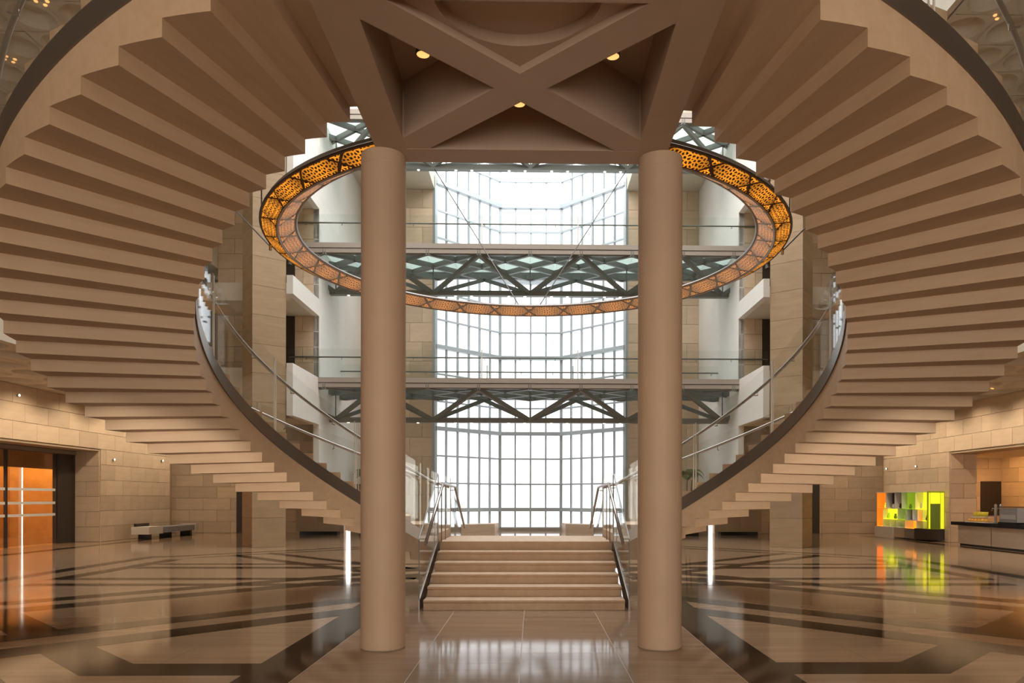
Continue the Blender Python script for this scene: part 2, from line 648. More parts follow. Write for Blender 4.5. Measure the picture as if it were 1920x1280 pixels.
def central_step(i, dirn=1):
    """step with rounded nosing, i = 1..5"""
    ya = TR * (i - 1)
    prof = [(ya, RISE * (i - 1)), (ya, RISE * i - 0.05), (ya - 0.022, RISE * i - 0.04), (ya - 0.030, RISE * i - 0.02),
            (ya - 0.022, RISE * i - 0.003), (ya - 0.01, RISE * i), (2.16, RISE * i), (2.16, RISE * (i - 1))]
    w = 1.50
    n = len(prof)
    vs = [(-w, y, z) for y, z in prof] + [(w, y, z) for y, z in prof]
    fs = [tuple(range(n)), tuple(range(2 * n - 1, n - 1, -1))] + [(i_, n + i_, n + (i_ + 1) % n, (i_ + 1) % n) for i_ in range(n)]
    return MB().quadmesh(vs, fs)


for i in range(1, 6):
    build('step', central_step(i), M['step'], cs)
# top step is the landing itself
lp = MB().box(-CX, CX, 2.16, 2.16 + 2.02, 0, 0.9)
lp.box(-1.50, 1.50, 2.13, 2.165, 0.845, 0.9)
build('landing', lp, M['step'], cs)
for i in range(1, 6):
    ya = 2.16 + 2.02 + TR * (6 - i)
    build('step', MB().box(-1.5, 1.5, 2.16 + 2.02, ya, RISE * (i - 1), RISE * i), M['step'], cs)
YT = 2.16
YB = YT + 2.02
for s in (-1, 1):
    x = s * 1.56
    # stringer plate in dark steel hugging the steps
    pl = [(-0.04, 0.0), (0.35, 0.0), (YT, 0.78), (YT, 0.93), (-0.04, 0.16)]
    n = len(pl)
    xa, xb = (x - 0.012, x + 0.012)
    vs = [(xa, y, z) for y, z in pl] + [(xb, y, z) for y, z in pl]
    fs = [tuple(range(n)), tuple(range(2 * n - 1, n - 1, -1))] + [(i_, n + i_, n + (i_ + 1) % n, (i_ + 1) % n) for i_ in range(n)]
    build('stringer', MB().quadmesh(vs, fs), M['band'], cs)
    for (ya, za, yb, zb) in ((-0.03, 0.0, YT - 0.02, 0.9), (YB + 0.02, 0.9, YB + 2.2, 0.0)):
        gp = MB()
        lowa, lowb = za + 0.02, zb + 0.02
        vs = [(x - 0.007, ya, lowa), (x - 0.007, yb, lowb), (x - 0.007, yb, zb + 1.2), (x - 0.007, ya, za + 1.06),
              (x + 0.007, ya, lowa), (x + 0.007, yb, lowb), (x + 0.007, yb, zb + 1.2), (x + 0.007, ya, za + 1.06)]
        gp.quadmesh(vs, [(0, 1, 2, 3), (7, 6, 5, 4), (0, 4, 5, 1), (1, 5, 6, 2), (2, 6, 7, 3), (3, 7, 4, 0)])
        pn = build('glass_panel', gp, M['glass'], cs)
        for yy, zz, zt in ((ya, lowa, za + 1.06), (yb, lowb, zb + 1.2)):
            build('glass_edge', MB().box(x - 0.008, x + 0.008, yy - 0.006, yy + 0.006, zz, zt), M['grey'], pn)
        build('glass_edge', MB().bar((x, ya, za + 1.06), (x, yb, zb + 1.2), 0.016, 0.012), M['grey'], pn)
    xr = s * 1.47
    hr = build('handrail', MB().tube([(xr, -0.02, 0.98), (xr, YT, 1.93), (xr, YB, 1.90), (xr, YB + 2.2, 0.98)], 0.026, 8), M['steel'], cs, smooth=True)
    for y, z in ((0.3, 1.12), (1.2, 1.51), (YT + 0.1, 1.93), (YB - 0.1, 1.90)):
        build('rail_bracket', MB().tube([(xr, y, z), (xr, y, z - 0.07), (x, y, z - 0.08)], 0.009, 6), M['steel'], hr)
    for y in (YT - 0.04, YT + 0.55):
        build('rail_post', MB().tube([(xr + s * 0.02, y, 0.9), (xr + s * 0.02, y, 1.9)], 0.011, 6), M['steel'], cs)

# ================================================================== columns and the ribbed vault
for s, side in ((-1, 'left'), (1, 'right')):
    col = thing('column', 'tall round beige column %s of the central flight' % side, 'column', (s * 1.545, 8.37, 0), 'pair of round columns')
    build('base', MB().lathe([(0.240, 0.0), (0.240, 0.012)], 64), M['joint'], col, smooth=True)
    build('shaft', MB().lathe([(0.245, 0.012), (0.245, 5.315)], 64, caps=False), M['column'], col, smooth=True)
    build('capital', MB().lathe([(0.243, 5.315), (0.245, 5.320), (0.245, 5.458)], 64, caps=False), M['column'], col, smooth=False)

ZV, ZC, VX, VYC = 5.46, 6.05, 1.59, 6.95
vault = thing('ribbed_vault', 'square cross-ribbed concrete vault under the upper landing', 'vault', (0, VYC, ZV))
H = 1.54
build('landing_slab', MB().box(-1.59, 1.59, -H, H, ZC - ZV, 0.84), M['concrete'], vault)
for s in (-1, 1):
    build('edge_beam', MB().box(min(s * 1.26, s * 1.59), max(s * 1.26, s * 1.59), -H, H, 0, ZC - ZV), M['concrete'], vault)
    build('edge_beam', MB().box(-1.26, 1.26, min(s * 1.22, s * H), max(s * 1.22, s * H), 0, ZC - ZV), M['concrete'], vault)
hw = 0.17
for sx in (-1, 1):
    for sy in (-1, 1):
        cp = [(sx * 1.259, sy * 1.219), (sx * 0.99, sy * 1.219), (sx * 1.259, sy * 0.96)]
        if sx * sy < 0:
            cp = cp[::-1]
        build('corner_fillet', MB().prism(cp, 0.004, ZC - ZV), M['concrete'], vault)
build('diagonal_rib', MB().bar((-1.27, -1.23, 0.297), (1.27, 1.23, 0.297), 2 * hw, 0.59), M['concrete'], vault)
for (a, b) in (((-1.27, 1.23), (-0.12, 0.12)), ((0.12, -0.12), (1.27, -1.23))):
    build('diagonal_rib', MB().bar((a[0], a[1], 0.298), (b[0], b[1], 0.298), 2 * hw, 0.59), M['concrete'], vault)
# shallow front triangle with a round medallion
arc = [(0.66 * math.cos(R(a)), -1.20 + 0.66 * math.sin(R(a))) for a in range(0, 181, 6)]
build('medallion_panel', MB().prism([(1.22, -1.21), (0.0, -0.03), (-1.22, -1.21)] + arc[::-1], 0.07, 0.55), M['concrete'], vault)
build('medallion', MB().prism(arc, 0.17, 0.50), M['concrete'], vault)
for (x, y), nm in (((-0.85, -0.35), 'left'), ((0.82, -0.36), 'right'), ((-0.02, 0.46), 'back')):
    zl = 0.10
    sp = thing('ceiling_spotlight', 'small round amber spotlight hanging in the %s vault coffer' % nm, 'spotlight', (x, VYC + y, ZV + zl), 'vault spotlights')
    build('housing', MB().lathe([(0.03, 0.49), (0.03, 0.10), (0.062, 0.09), (0.066, 0.0), (0.058, 0.0)], 24), M['dark'], sp, smooth=True)
    build('lens', MB().lathe([(0.0, -0.014), (0.03, -0.012), (0.056, -0.002)], 24), M['lampglow'], sp, smooth=True)

# ================================================================== piers
for s, side in ((-1, 'left'), (1, 'right')):
    pier = thing('stone_pier', 'square limestone pier rising on the %s edge of the atrium' % side, 'pier', (s * 9.26, 25.2, 0), 'pair of atrium piers',
                 rotz=s * -R(37))
    w = 1.12
    zc = 0.0
    hts = [0.99]
    for k, h in enumerate([1.0, 0.95] + [0.98] * 18):
        if s < 0:
            x0, x1, y0, y1 = 0, w, 0, w
        else:
            x0, x1, y0, y1 = -w, 0, 0, w
        c = 0.004
        build('stone_course', MB().box(x0, x1, y0, y1, zc + c, zc + h - c), M['pierstone'], pier)
        zc += h

# ================================================================== galleries, side walls, aisles
XW, YW = 16.2, 34.0
XI = 8.12
GY0, GY1, YB_ = 26.6, 29.0, 36.0
for s, side in ((-1, 'left'), (1, 'right')):
    ex = lambda a, b: (min(s * a, s * b), max(s * a, s * b))
    # aisle wall with its opening
    wl = thing('wall_%s' % side, 'long limestone ashlar wall along the %s aisle' % side, 'wall', kind='structure')
    oy0, oy1, oz = 17.0, 28.6, 3.42
    mb = MB()
    x0, x1 = ex(XW + 0.04, XW + 1.05)
    mb.box(x0, x1, oy1, YW, 0, 17)
    mb.box(x0, x1, oy0, oy1, oz, 17)
    mb.box(x0, x1, 4, oy0, 0, 17)
    q0, q1 = ex(XW + 0.9, XW + 1.05)
    mb.box(q0, q1, YW, YB_ + 0.3, 0, 17)
    build('wall_core', mb, M['joint'], wl)
    if s < 0:
        ashlar(wl, (-XW - 0.04, 21.5), R(90), YW - 21.5, 0, 5.25, 1.15, 0.58, holes=[(0, oy1 - 21.5, 0, oz)])
        ashlar(wl, (-XW - 1.05, oy1), 0.0, 1.01, 0, oz, 1.02, 0.58)
    else:
        ashlar(wl, (XW + 0.04, YW), -R(90), YW - 21.5, 0, 5.25, 1.15, 0.58, holes=[(YW - oy1, 99, 0, oz)])
        ashlar(wl, (XW + 0.04, oy1), 0.0, 1.01, 0, oz, 1.02, 0.58)
    # end face of the aisle wall and far wall behind it
    fw = thing('wall_far_%s' % side, 'shaded stone wall behind the %s pier' % side, 'wall', kind='structure')
    mb = MB()
    x0, x1 = ex(XI - 0.1, 9.0 - 0.28)
    gx0, gx1 = 8.62, 8.92
    a0, a1 = ex(gx1, XW + 3)
    mb.box(a0, a1, YB_ + 0.04, YB_ + 0.5, 0, 17)
    a0, a1 = ex(4.62, gx0)
    mb.box(a0, a1, YB_ + 0.04, YB_ + 0.5, 0, 17)
    a0, a1 = ex(gx0, gx1)
    mb.box(a0, a1, YB_ + 0.04, YB_ + 0.5, 2.4, 17)
    build('wall_core', mb, M['joint'], fw)
    if s < 0:
        ashlar(fw, (-XW - 2, YB_ + 0.04), 0.0, XW + 2 - gx1, 0, 4.4, 1.3, 0.58, holes=[(4.2, 5.0, 0, 2.7)])
        ashlar(fw, (-XI, YB_ + 0.04), 0.0, XI - 4.62, 0, 16.5, 1.17, 0.92)
    else:
        ashlar(fw, (gx1, YB_ + 0.04), 0.0, XW + 2 - gx1, 0, 4.4, 1.3, 0.58, holes=[(XW - gx1 - 3.0, XW - gx1 - 2.2, 0, 2.7)])
        ashlar(fw, (4.62, YB_ + 0.04), 0.0, XI - 4.62, 0, 16.5, 1.17, 0.92)
    dx = s * 13.6
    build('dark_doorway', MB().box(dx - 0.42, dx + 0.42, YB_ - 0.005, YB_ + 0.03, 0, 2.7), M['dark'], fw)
    # gallery wall towards the window: stone coloured paler for the sunlight on it, with open galleries
    gw = thing('wall_gallery_%s' % side, 'bright sunlit wall beside the great window on the %s' % side, 'wall', kind='structure')
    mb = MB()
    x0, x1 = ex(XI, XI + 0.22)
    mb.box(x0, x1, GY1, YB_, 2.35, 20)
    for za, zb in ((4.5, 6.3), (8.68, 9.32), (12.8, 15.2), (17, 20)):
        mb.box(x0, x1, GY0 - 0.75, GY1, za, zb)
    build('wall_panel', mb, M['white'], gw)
    g2 = MB()
    y0_, y1_ = ex(XI + 0.22, 12.0)
    for za, zb in ((4.5, 6.3), (8.68, 9.32), (12.8, 15.2)):
        g2.box(y0_, y1_, GY0 + 0.2, GY1 + 0.05, za + 0.003, zb - 0.003)
    build('gallery_ceiling', g2, M['soffit'], gw)
    for za, zb in ((6.3, 8.68), (9.32, 12.8)):
        if s < 0:
            ashlar(gw, (-12.0, GY1 + 0.04), 0.0, 12.0 - XI - 0.004, za, zb, 1.3, 0.58, holes=[(2.35, 2.75, za, za + 1.9)])
        else:
            ashlar(gw, (XI + 0.004, GY1 + 0.04), 0.0, 12.0 - XI - 0.004, za, zb, 1.3, 0.58, holes=[(12 - XI - 2.75, 12 - XI - 2.35, za, za + 1.9)])
        q0, q1 = ex(XI + 0.22, 12.0)
        build('gallery_backing', MB().box(q0, q1, GY1 + 0.045, GY1 + 0.3, za, zb), M['joint'], gw)
        q0, q1 = ex(9.05, 9.6)
        build('gallery_door', MB().box(q0, q1, GY1 - 0.02, GY1 + 0.03, za, zb - 0.02), M['dark'], gw)
    # niche ceiling next to the window head
    q0, q1 = ex(4.62, XI)
    build('niche_ceiling', MB().box(q0, q1, 32.6, YB_, 16.5, 17.1), M['soffit'], gw)

    # aisle ceilings with round coffers, three storeys
    for lvl, (zc, y_from, y_to) in enumerate(((5.25, 17.0, 35.8), (10.5, 21.0, 35.8), (15.6, 17.0, 33.0))):
        word = ('lowest', 'middle', 'topmost')[lvl]
        sl = thing('ceiling_%s' % side, '%s coffered aisle ceiling with round recesses on the %s' % (word, side), 'ceiling', kind='structure')
        a0, a1 = ex(12.0, XW + 0.03)
        mb = MB().box(a0, a1, 3.0, YB_ - 0.02, zc + 0.45, zc + 1.05)
        fa, fb = ex(12.0, 12.12)
        mb.box(fa, fb, 3.0, YB_ - 0.02, zc, zc + 0.45)
        build('slab', mb, M['soffit'], sl)
        key = 'coffer'
        if key not in CACHE:
            c = MB()
            W, Rr, n = 1.36 / 2, 0.58, 32
            ringp, sq = [], []
            for k in range(n):
                a = 2 * math.pi * k / n
                ca, sa = math.cos(a), math.sin(a)
                ringp.append((Rr * ca, Rr * sa, 0.0))
                t = W / max(abs(ca), abs(sa))
                sq.append((t * ca, t * sa, 0.0))
            vs = sq + ringp + [(p[0] * 0.93, p[1] * 0.93, 0.12) for p in ringp] + [(p[0] * 0.6, p[1] * 0.6, 0.32) for p in ringp] + [(0, 0, 0.38)]
            fs = []
            for k in range(n):
                j = (k + 1) % n
                for lv in range(3):
                    fs.append((lv * n + k, (lv + 1) * n + k, (lv + 1) * n + j, lv * n + j))
                fs.append((3 * n + k, 4 * n, 3 * n + j))
            c.quadmesh(vs, fs)
            CACHE[key] = c.mesh('round_coffer', M['soffit'])
            l4 = MB()
            for dx_, dy_ in ((0.1, 0), (-0.1, 0), (0, 0.1), (0, -0.1)):
                l4.lathe([(0.0, -0.02), (0.03, -0.015), (0.035, 0.0)], 10, dx_, dy_)
            CACHE['lamps4'] = l4.mesh('lamp_cluster', M['lampglow'])
        nx = 3
        ny = int((y_to - y_from) / 1.38)
        for iy in range(ny):
            for ix in range(nx):
                xx = s * (12.12 + 0.69 + ix * 1.38)
                yy = y_from + 0.69 + iy * 1.38
                link('round_coffer', CACHE[key], sl, (xx, yy, zc))
                if ix == 1 and iy % 2 == 0:
                    link('lamp_cluster', CACHE['lamps4'], sl, (xx + 0.69, yy + 0.69, zc - 0.003))

# ================================================================== coffered ceiling over the front of the hall
for s, side in ((-1, 'left'), (1, 'right')):
    ex = lambda a, b: (min(s * a, s * b), max(s * a, s * b))
    sl = thing('ceiling_front_%s' % side, 'dark coffered ceiling seen through the %s stair glass' % side, 'ceiling', kind='structure')
    a0, a1 = ex(7.6, 16.2)
    build('slab', MB().box(a0, a1, 2.0, 18.6, 10.85, 11.5), M['soffit'], sl)
    f0, f1 = ex(7.6, 7.72)
    build('slab_edge', MB().box(f0, f1, 2.0, 18.6, 10.5, 10.85), M['soffit'], sl)
    sc_ = 0.66
    cell = 1.36 * sc_
    for iy in range(8):
        for ix in range(6):
            o = link('round_coffer', CACHE['coffer'], sl, (s * (7.74 + cell * (ix + 0.5)), 10.8 + cell * (iy + 0.5), 10.5))
            o.scale = (sc_ * 0.985, sc_ * 0.985, sc_)
            if ix % 2 == 0 and iy % 2 == 0:
                link('lamp_cluster', CACHE['lamps4'], sl, (s * (7.74 + cell * (ix + 1)), 10.8 + cell * (iy + 1), 10.495))

# ================================================================== roof, front ceiling and rear wall of the hall
shell = thing('ceiling_atrium', 'high atrium roof with a round skylight over the hall', 'ceiling', kind='structure')
n_ = 48
sky_r, sky_c = 10.5, (0.0, 25.4)
roof = MB()
outer = []
for k in range(n_):
    a = 2 * math.pi * (k + 0.5) / n_
    ca, sa = math.cos(a), math.sin(a)
    tx = (17.3 / abs(ca)) if abs(ca) > 1e-6 else 1e9
    ty = ((36.5 - sky_c[1]) / sa) if sa > 1e-6 else ((sky_c[1] + 9.0) / -sa if sa < -1e-6 else 1e9)
    t = min(tx, ty)
    outer.append((sky_c[0] + t * ca, sky_c[1] + t * sa))
vs = [(x, y, 22.0) for x, y in outer] + [(sky_c[0] + sky_r * math.cos(2 * math.pi * (k + 0.5) / n_), sky_c[1] + sky_r * math.sin(2 * math.pi * (k + 0.5) / n_), 22.0) for k in range(n_)]
fs = [(k, (k + 1) % n_, n_ + (k + 1) % n_, n_ + k) for k in range(n_)]
roof.quadmesh(vs, fs)
build('roof_shell', roof, M['soffit'], shell)
sh = MB()
for x in (-17.3, 17.2):
    sh.box(x, x + 0.1, -9, 36.5, 17, 22)
    sh.box(x, x + 0.1, -9, 4.0, 0, 17)
sh.box(-17.3, -4.65, 36.04, 36.5, 17, 22).box(4.65, 17.3, 36.04, 36.5, 17, 22)
build('upper_wall', sh, M['soffit'], shell)
rear = thing('wall_rear', 'plain stone entrance wall behind the viewer', 'wall', kind='structure')
build('wall_panel', MB().box(-17.3, -9, -9.2, -9.0, 0, 22).box(9, 17.3, -9.2, -9.0, 0, 22).box(-9, -7.5, -9.2, -9.0, 0, 5.5).box(7.5, 9, -9.2, -9.0, 0, 5.5).box(-9, 9, -9.2, -9.0, 5.5, 22), M['stone'], rear)
for k in range(5):
    build('entrance_pane', MB().box(-7.5 + 3 * k + 0.04, -4.5 + 3 * k - 0.04, -9.11, -9.09, 0.05, 5.45), M['entry_glass'], rear)
fc = thing('ceiling_entrance', 'flat entrance ceiling behind the viewer with an added unseen slab over the stairs', 'ceiling', kind='structure')
build('slab', MB().box(-17.2, 17.2, -9.0, 1.5, 9.0, 9.4).box(-7.55, 7.55, 1.5, 13.0, 10.5, 11.5), M['soffit'], fc)  # second box: added unseen slab that keeps skylight off the near floor
for lx in (-9, 0, 9):
    lamp('entrance_lamp', 'AREA', (lx, -4.0, 8.9), 60, (1.0, 0.72, 0.46), 5.0)
for sx in (-1, 1):
    w_ = lamp('added_stair_fill', 'SPOT', (sx * 11.0, 0.8, 2.0), 4200, (1.0, 0.88, 0.74), 0.12, spot=R(17))  # added unseen fill spots, without fixtures, to brighten the lower steps
    w_.rotation_euler = (Vector((sx * 4.3, 14.0, 1.3)) - Vector((sx * 11.0, 0.8, 2.0))).to_track_quat('-Z', 'Y').to_euler()
for nm, loc, rot, sx, sy in (('daylight_portal_entrance', (0, -9.05, 2.75), (R(90), 0, R(180)), 15, 5.5),
                             ('daylight_portal_window', (0, 35.8, 11.0), (R(90), 0, 0), 9.2, 22.0),
                             ('daylight_portal_skylight', (0, 25.4, 21.9), (0, 0, 0), 21, 21)):
    p_ = lamp(nm, 'AREA', loc, 1.0, (1, 1, 1), sx, rot, size_y=sy)
    p_.data.cycles.is_portal = True
for sx in (-1, 1):
    for ly in (19.0, 21.5, 24.0, 26.5, 29.0, 31.5, 34.0):
        lamp('aisle_lamp', 'SPOT', (sx * 14.5, ly, 5.15), 185, (1.0, 0.82, 0.60), 0.10, (0, sx * -R(22), 0), spot=R(130))

# ================================================================== great window
win = thing('window_1', 'tall faceted glass window wall with slim grey mullions facing the bright sky', 'window', kind='structure')
WP = [(-4.60, 36.0), (-1.59, 39.0), (1.59, 39.0), (4.60, 36.0)]
ZR0, DZ = 1.10, 1.31
zrows = [0.15] + [ZR0 + DZ * k for k in range(17)]
ZTOP = zrows[-1]
for bay in range(3):
    a, b = Vector((*WP[bay], 0)), Vector((*WP[bay + 1], 0))
    d = b - a
    Ld = d.length
    ang = math.atan2(d.y, d.x)
    n = 4 if bay == 1 else 6
    pw = Ld / n
    for i in range(n + 1):
        p = a + d * (i / n)
        main = i in (0, n)
        if main and bay == 2 and i == 0 or main and bay == 0 and i == n:
            continue
        w = 0.15 if main else (0.085 if bay == 1 else 0.06)
        dep = 0.24 if main else 0.12
        me = shared_box('mullion', w, dep, ZTOP, M['mullion'])
        link('mullion', me, win, (p.x, p.y, ZTOP / 2), rotz=ang)
    for r, z in enumerate(zrows):
        heavy = (r - 1) % 3 == 0 and r > 0
        hh = 0.19 if heavy else 0.08
        me = shared_box('transom', Ld, 0.26 if heavy else 0.10, hh, M['mullion'])
        c = a + d / 2
        nrm = Vector((math.sin(ang), -math.cos(ang), 0))
        c = c + nrm * 0.06
        link('transom', me, win, (c.x, c.y, z), rotz=ang)
    for r in range(len(zrows) - 1):
        h = zrows[r + 1] - zrows[r]
        me = shared_box('pane', pw - 0.05, 0.012, h - 0.05, M['pane'])
        for i in range(n):
            c = a + d * ((i + 0.5) / n)
            link('pane', me, win, (c.x, c.y, (zrows[r] + zrows[r + 1]) / 2), rotz=ang)
build('sill', MB().box(-1.55, 1.55, 38.7, 39.1, 0, 0.16), M['greyband'], win)
# low walls under the slanting bays
for s, side in ((-1, 'left'), (1, 'right')):
    pts = [(s * 4.75, 34.2), (s * 1.75, 37.0), (s * 1.62, 38.8), (s * 4.6, 35.9)]
    if s > 0:
        pts = pts[::-1]
    lw = build('low_planter_wall', MB().prism(pts, 0, 0.42), M['stone'])
    tag(lw, 'low beige bench wall under the %s slanting bay of the window' % side, 'low wall', 'low walls under the window')

# ================================================================== footbridges
BY0, BY1 = 28.9, 32.3
BX = 9.27
NODE = 3.95
for lvl, zd in enumerate((6.30, 11.47, 16.60)):
    word = ('lowest', 'middle', 'topmost')[lvl]
    br = thing('footbridge', '%s of the three grey trussed footbridges crossing before the window' % word, 'bridge', (0, (BY0 + BY1) / 2, zd),
               'footbridges across the atrium')
    yf, yk = BY0 - (BY0 + BY1) / 2, BY1 - (BY0 + BY1) / 2
    zt, zb = -0.40, -1.45
    for y in (yf, yk):
        build('fascia', MB().box(-BX, BX, y - 0.05, y + 0.05, -0.19, 0.0), M['greyband'], br)
        build('fascia', MB().box(-BX, BX, y - 0.03, y + 0.05, -0.37, -0.215), M['greyband'], br)
    xn = [k * NODE for k in (-2, -1, 0, 1, 2)]
    build('bottom_chord', MB().box(xn[0] - 0.5, xn[-1] + 0.5, -0.13, 0.13, zb - 0.10, zb + 0.10), M['grey'], br)
    tops = [k * NODE / 2 for k in (-5, -3, -1, 1, 3, 5)]
    for i, x in enumerate(xn):
        for y in (yf + 0.05, yk - 0.05):
            for xt in (tops[i], tops[i + 1]):
                xe = max(-BX, min(BX, xt))
                ze = zt if abs(xt) <= BX else zt + (zb - zt) * (abs(xt) - BX) / (abs(xt) - abs(x))
                build('truss_diagonal', MB().bar((x, 0, zb), (xe, y, ze), 0.13, 0.16), M['grey'], br)
        build('truss_rod', MB().tube([(x, 0, zb), (x, 0, zt)], 0.025, 6), M['grey'], br)
    # diagrid under the deck
    hwid = yk - yf
    for k in range(-7, 8):
        x = k * NODE / 2
        for sg in (-1, 1):
            pa, pb = Vector((x - sg * NODE / 2, yf, -0.34)), Vector((x + sg * NODE / 2, yk, -0.34))
            # clip to the deck length
            dv = pb - pa
            t0, t1 = 0.0, 1.0
            for lim in (-BX, BX):
                if abs(dv.x) > 1e-6:
                    t = (lim - pa.x) / dv.x
                    inside0 = abs(pa.x) <= BX
                    if 0 < t < 1:
                        if inside0:
                            t1 = min(t1, t)
                        else:
                            t0 = max(t0, t)
            if abs(pa.x) > BX and abs(pb.x) > BX:
                continue
            build('deck_rib', MB().bar(pa + dv * t0, pa + dv * t1, 0.12, 0.20), M['grey'], br)
    build('deck_edge', MB().box(-BX, BX, yf + 0.05, yf + 0.22, -0.40, -0.12), M['grey'], br)
    build('deck_edge', MB().box(-BX, BX, yk - 0.22, yk - 0.05, -0.40, -0.12), M['grey'], br)
    npan = 18
    for k in range(npan):
        pw = 2 * BX / npan
        me = shared_box('deck_panel', pw - 0.01, hwid - 0.1, 0.03, M['deckglass'])
        link('deck_panel', me, br, (-BX + pw * (k + 0.5), 0, -0.10))
    pl = 1.98 * 2.0
    for y in (yf, yk):
        ng = 5
        pw = 2 * BX / ng
        for k in range(ng):
            me = shared_box('glass_panel', pw - 0.03, 0.014, 1.10, M['glass'])
            g = link('glass_panel', me, br, (-BX + pw * (k + 0.5), y, 0.55))
        for k in range(1, ng):
            build('glass_joint', MB().box(-BX + pw * k - 0.022, -BX + pw * k + 0.022, y - 0.012, y + 0.012, 0, 1.10), M['frost'], br)
        yr = y + (0.08 if y < 0 else -0.08)
        hr = build('handrail', MB().tube([(-BX, yr, 0.80), (BX, yr, 0.80)], 0.028, 8), M['grey'], br, smooth=True)
        for k in range(14):
            xx = -BX + 0.66 + k * 1.37
            build('rail_bracket', MB().tube([(xx, yr, 0.78), (xx, yr, 0.71), (xx, y, 0.70)], 0.014, 6), M['grey'], hr)
    for k in (-3.4, -3.1, -2.4, -2.1, -1.4, -1.1, -0.4, -0.1, 0.4, 0.7, 1.4, 1.7, 2.4, 2.7):
        xx = k * NODE * 0.55
        build('spot_lamp', MB().lathe([(0.0, zb - 0.125), (0.05, zb - 0.12), (0.055, zb - 0.10)], 12, xx, 0), M['lampwhite'], br)

# ================================================================== ring chandelier
CYR = 17.95
RA, ZA, RB, ZB, RC, ZC2 = 6.00, 7.58, 5.66, 7.42, 5.28, 7.64
ch = thing('ring_chandelier', 'huge ring chandelier of pierced metal panels glowing orange over the stairs', 'chandelier', (0, CYR, ZB))
NP = 32


def cone_pt(r, z, a):
    return Vector((r * math.sin(a), r * math.cos(a), z - ZB))


def hexpanel(r_lo, z_lo, r_hi, z_hi, flip):
    """flat elongated hexagon panel in local coords centred on the face (built at angle 0)"""
    return None


for (r0, z0, r1, z1, mat, fmat, nm) in ((RB, ZB, RA, ZA, M['lat_out'], M['bronze'], 'outer'), (RB, ZB, RC, ZC2, M['lat_in'], M['silver'], 'inner')):
    rm, zm = (r0 + r1) / 2, (z0 + z1) / 2
    width = 2 * math.pi * rm / NP
    sl = math.hypot(r1 - r0, z1 - z0)
    # frame backing: conical strip
    fr = MB()
    vs, fs = [], []
    N = 192
    th = 0.02
    nr, nz = (z1 - z0) / sl, -(r1 - r0) / sl        # normal candidate
    if nz > 0:
        nr, nz = -nr, -nz
    for k in range(N):
        a = 2 * math.pi * k / N
        for (rr, zz) in ((r0, z0), (r1, z1), (r1 - nr * th, z1 - nz * th), (r0 - nr * th, z0 - nz * th)):
            vs.append(tuple(cone_pt(rr, zz, a)))
    for k in range(N):
        b, c = 4 * k, 4 * ((k + 1) % N)
        for q in range(4):
            fs.append((b + q, c + q, c + (q + 1) % 4, b + (q + 1) % 4))
    fr.quadmesh(vs, fs)
    build('frame_%s_face' % nm if False else 'face_frame', fr, fmat, ch)
    # pierced hexagon panels, slightly proud of the frame on the visible side
    hx = MB()
    hwid, hh, tip = width * 0.46, sl * 0.40, width * 0.16
    poly = [(-hwid, 0), (-hwid + tip, -hh), (hwid - tip, -hh), (hwid, 0), (hwid - tip, hh), (-hwid + tip, hh)]
    hx.prism(poly, -0.012, 0.0)
    tri_ = MB()
    me = hx.mesh('pierced_panel', mat)
    # little triangles between the hexagons
    tm = MB()
    g = width * 0.5
    tm.prism([(-tip * 0.75, hh), (0, hh * 0.30), (tip * 0.75, hh)], -0.012, 0.0)
    tm.prism([(-tip * 0.75, -hh), (tip * 0.75, -hh), (0, -hh * 0.30)], -0.012, 0.0)
    tme = tm.mesh('pierced_corner', mat)
    for k in range(NP):
        for (mesh_, nm_, da) in ((me, 'pierced_panel', 0.0), (tme, 'pierced_corner', 0.5)):
            a = 2 * math.pi * (k + 0.5 + da) / NP
            o = link(nm_, mesh_, ch)
            ex_ = Vector((math.cos(a), -math.sin(a), 0))
            ey_ = (cone_pt(r1, z1, a) - cone_pt(r0, z0, a)).normalized()
            ez_ = ex_.cross(ey_).normalized()
            rad = Vector((math.sin(a), math.cos(a), 0))
            out_dir = rad * nr + Vector((0, 0, nz))
            if ez_.dot(out_dir) < 0:
                ex_ = -ex_
                ez_ = -ez_
            mid = cone_pt(rm, zm, a) + out_dir * 0.012
            mw = Matrix((ex_, ey_, ez_)).transposed().to_4x4()
            mw.translation = mid
            o.matrix_basis = mw
for rr, zz, rad_, mt_ in ((RA, ZA, 0.03, M['bronze']), (RB, ZB, 0.022, M['silver']), (RC, ZC2, 0.03, M['silver'])):
    ringm = MB()
    ringm.tube([tuple(cone_pt(rr, zz, 2 * math.pi * k / 128)) for k in range(129)], rad_, 6, cap=False)
    build('ring_rim', ringm, mt_, ch, smooth=True)
# top cover
tc_ = MB()
tc_.lathe([(RC, ZC2 - ZB + 0.02), (RC + 0.04, ZC2 - ZB + 0.06), (RA - 0.04, ZC2 - ZB + 0.06), (RA, ZA - ZB + 0.02)], 96)
tc_.f = [f for f in tc_.f if len(f) == 4]
build('top_cover', tc_, M['bronze'], ch)
zb3 = 16.60 - 1.45 - ZB
for s in (-1, 1):
    build('cable', MB().tube([(s * 0.22, 5.62, ZA - ZB), (s * 3.95, 30.6 - CYR, zb3)], 0.018, 5), M['dark'], ch)
    # side ties with turnbuckles towards the piers
    a = R(-s * 0)
    p = Vector((s * 5.98, -0.4, ZA - ZB - 0.08))
    build('turnbuckle', MB().tube([p + Vector((s * 0.02, 0, -0.07)), p + Vector((s * 0.02, 0, 0.10))], 0.035, 8), M['steel'], ch)
    build('cable', MB().tube([p, p + Vector((s * 2.3, 3.0, 2.3))], 0.02, 5), M['dark'], ch)
    q = Vector((s * 5.45, -2.5, ZA - ZB))
    build('cable', MB().tube([q, q + Vector((0, 0, 11))], 0.015, 5), M['dark'], ch)

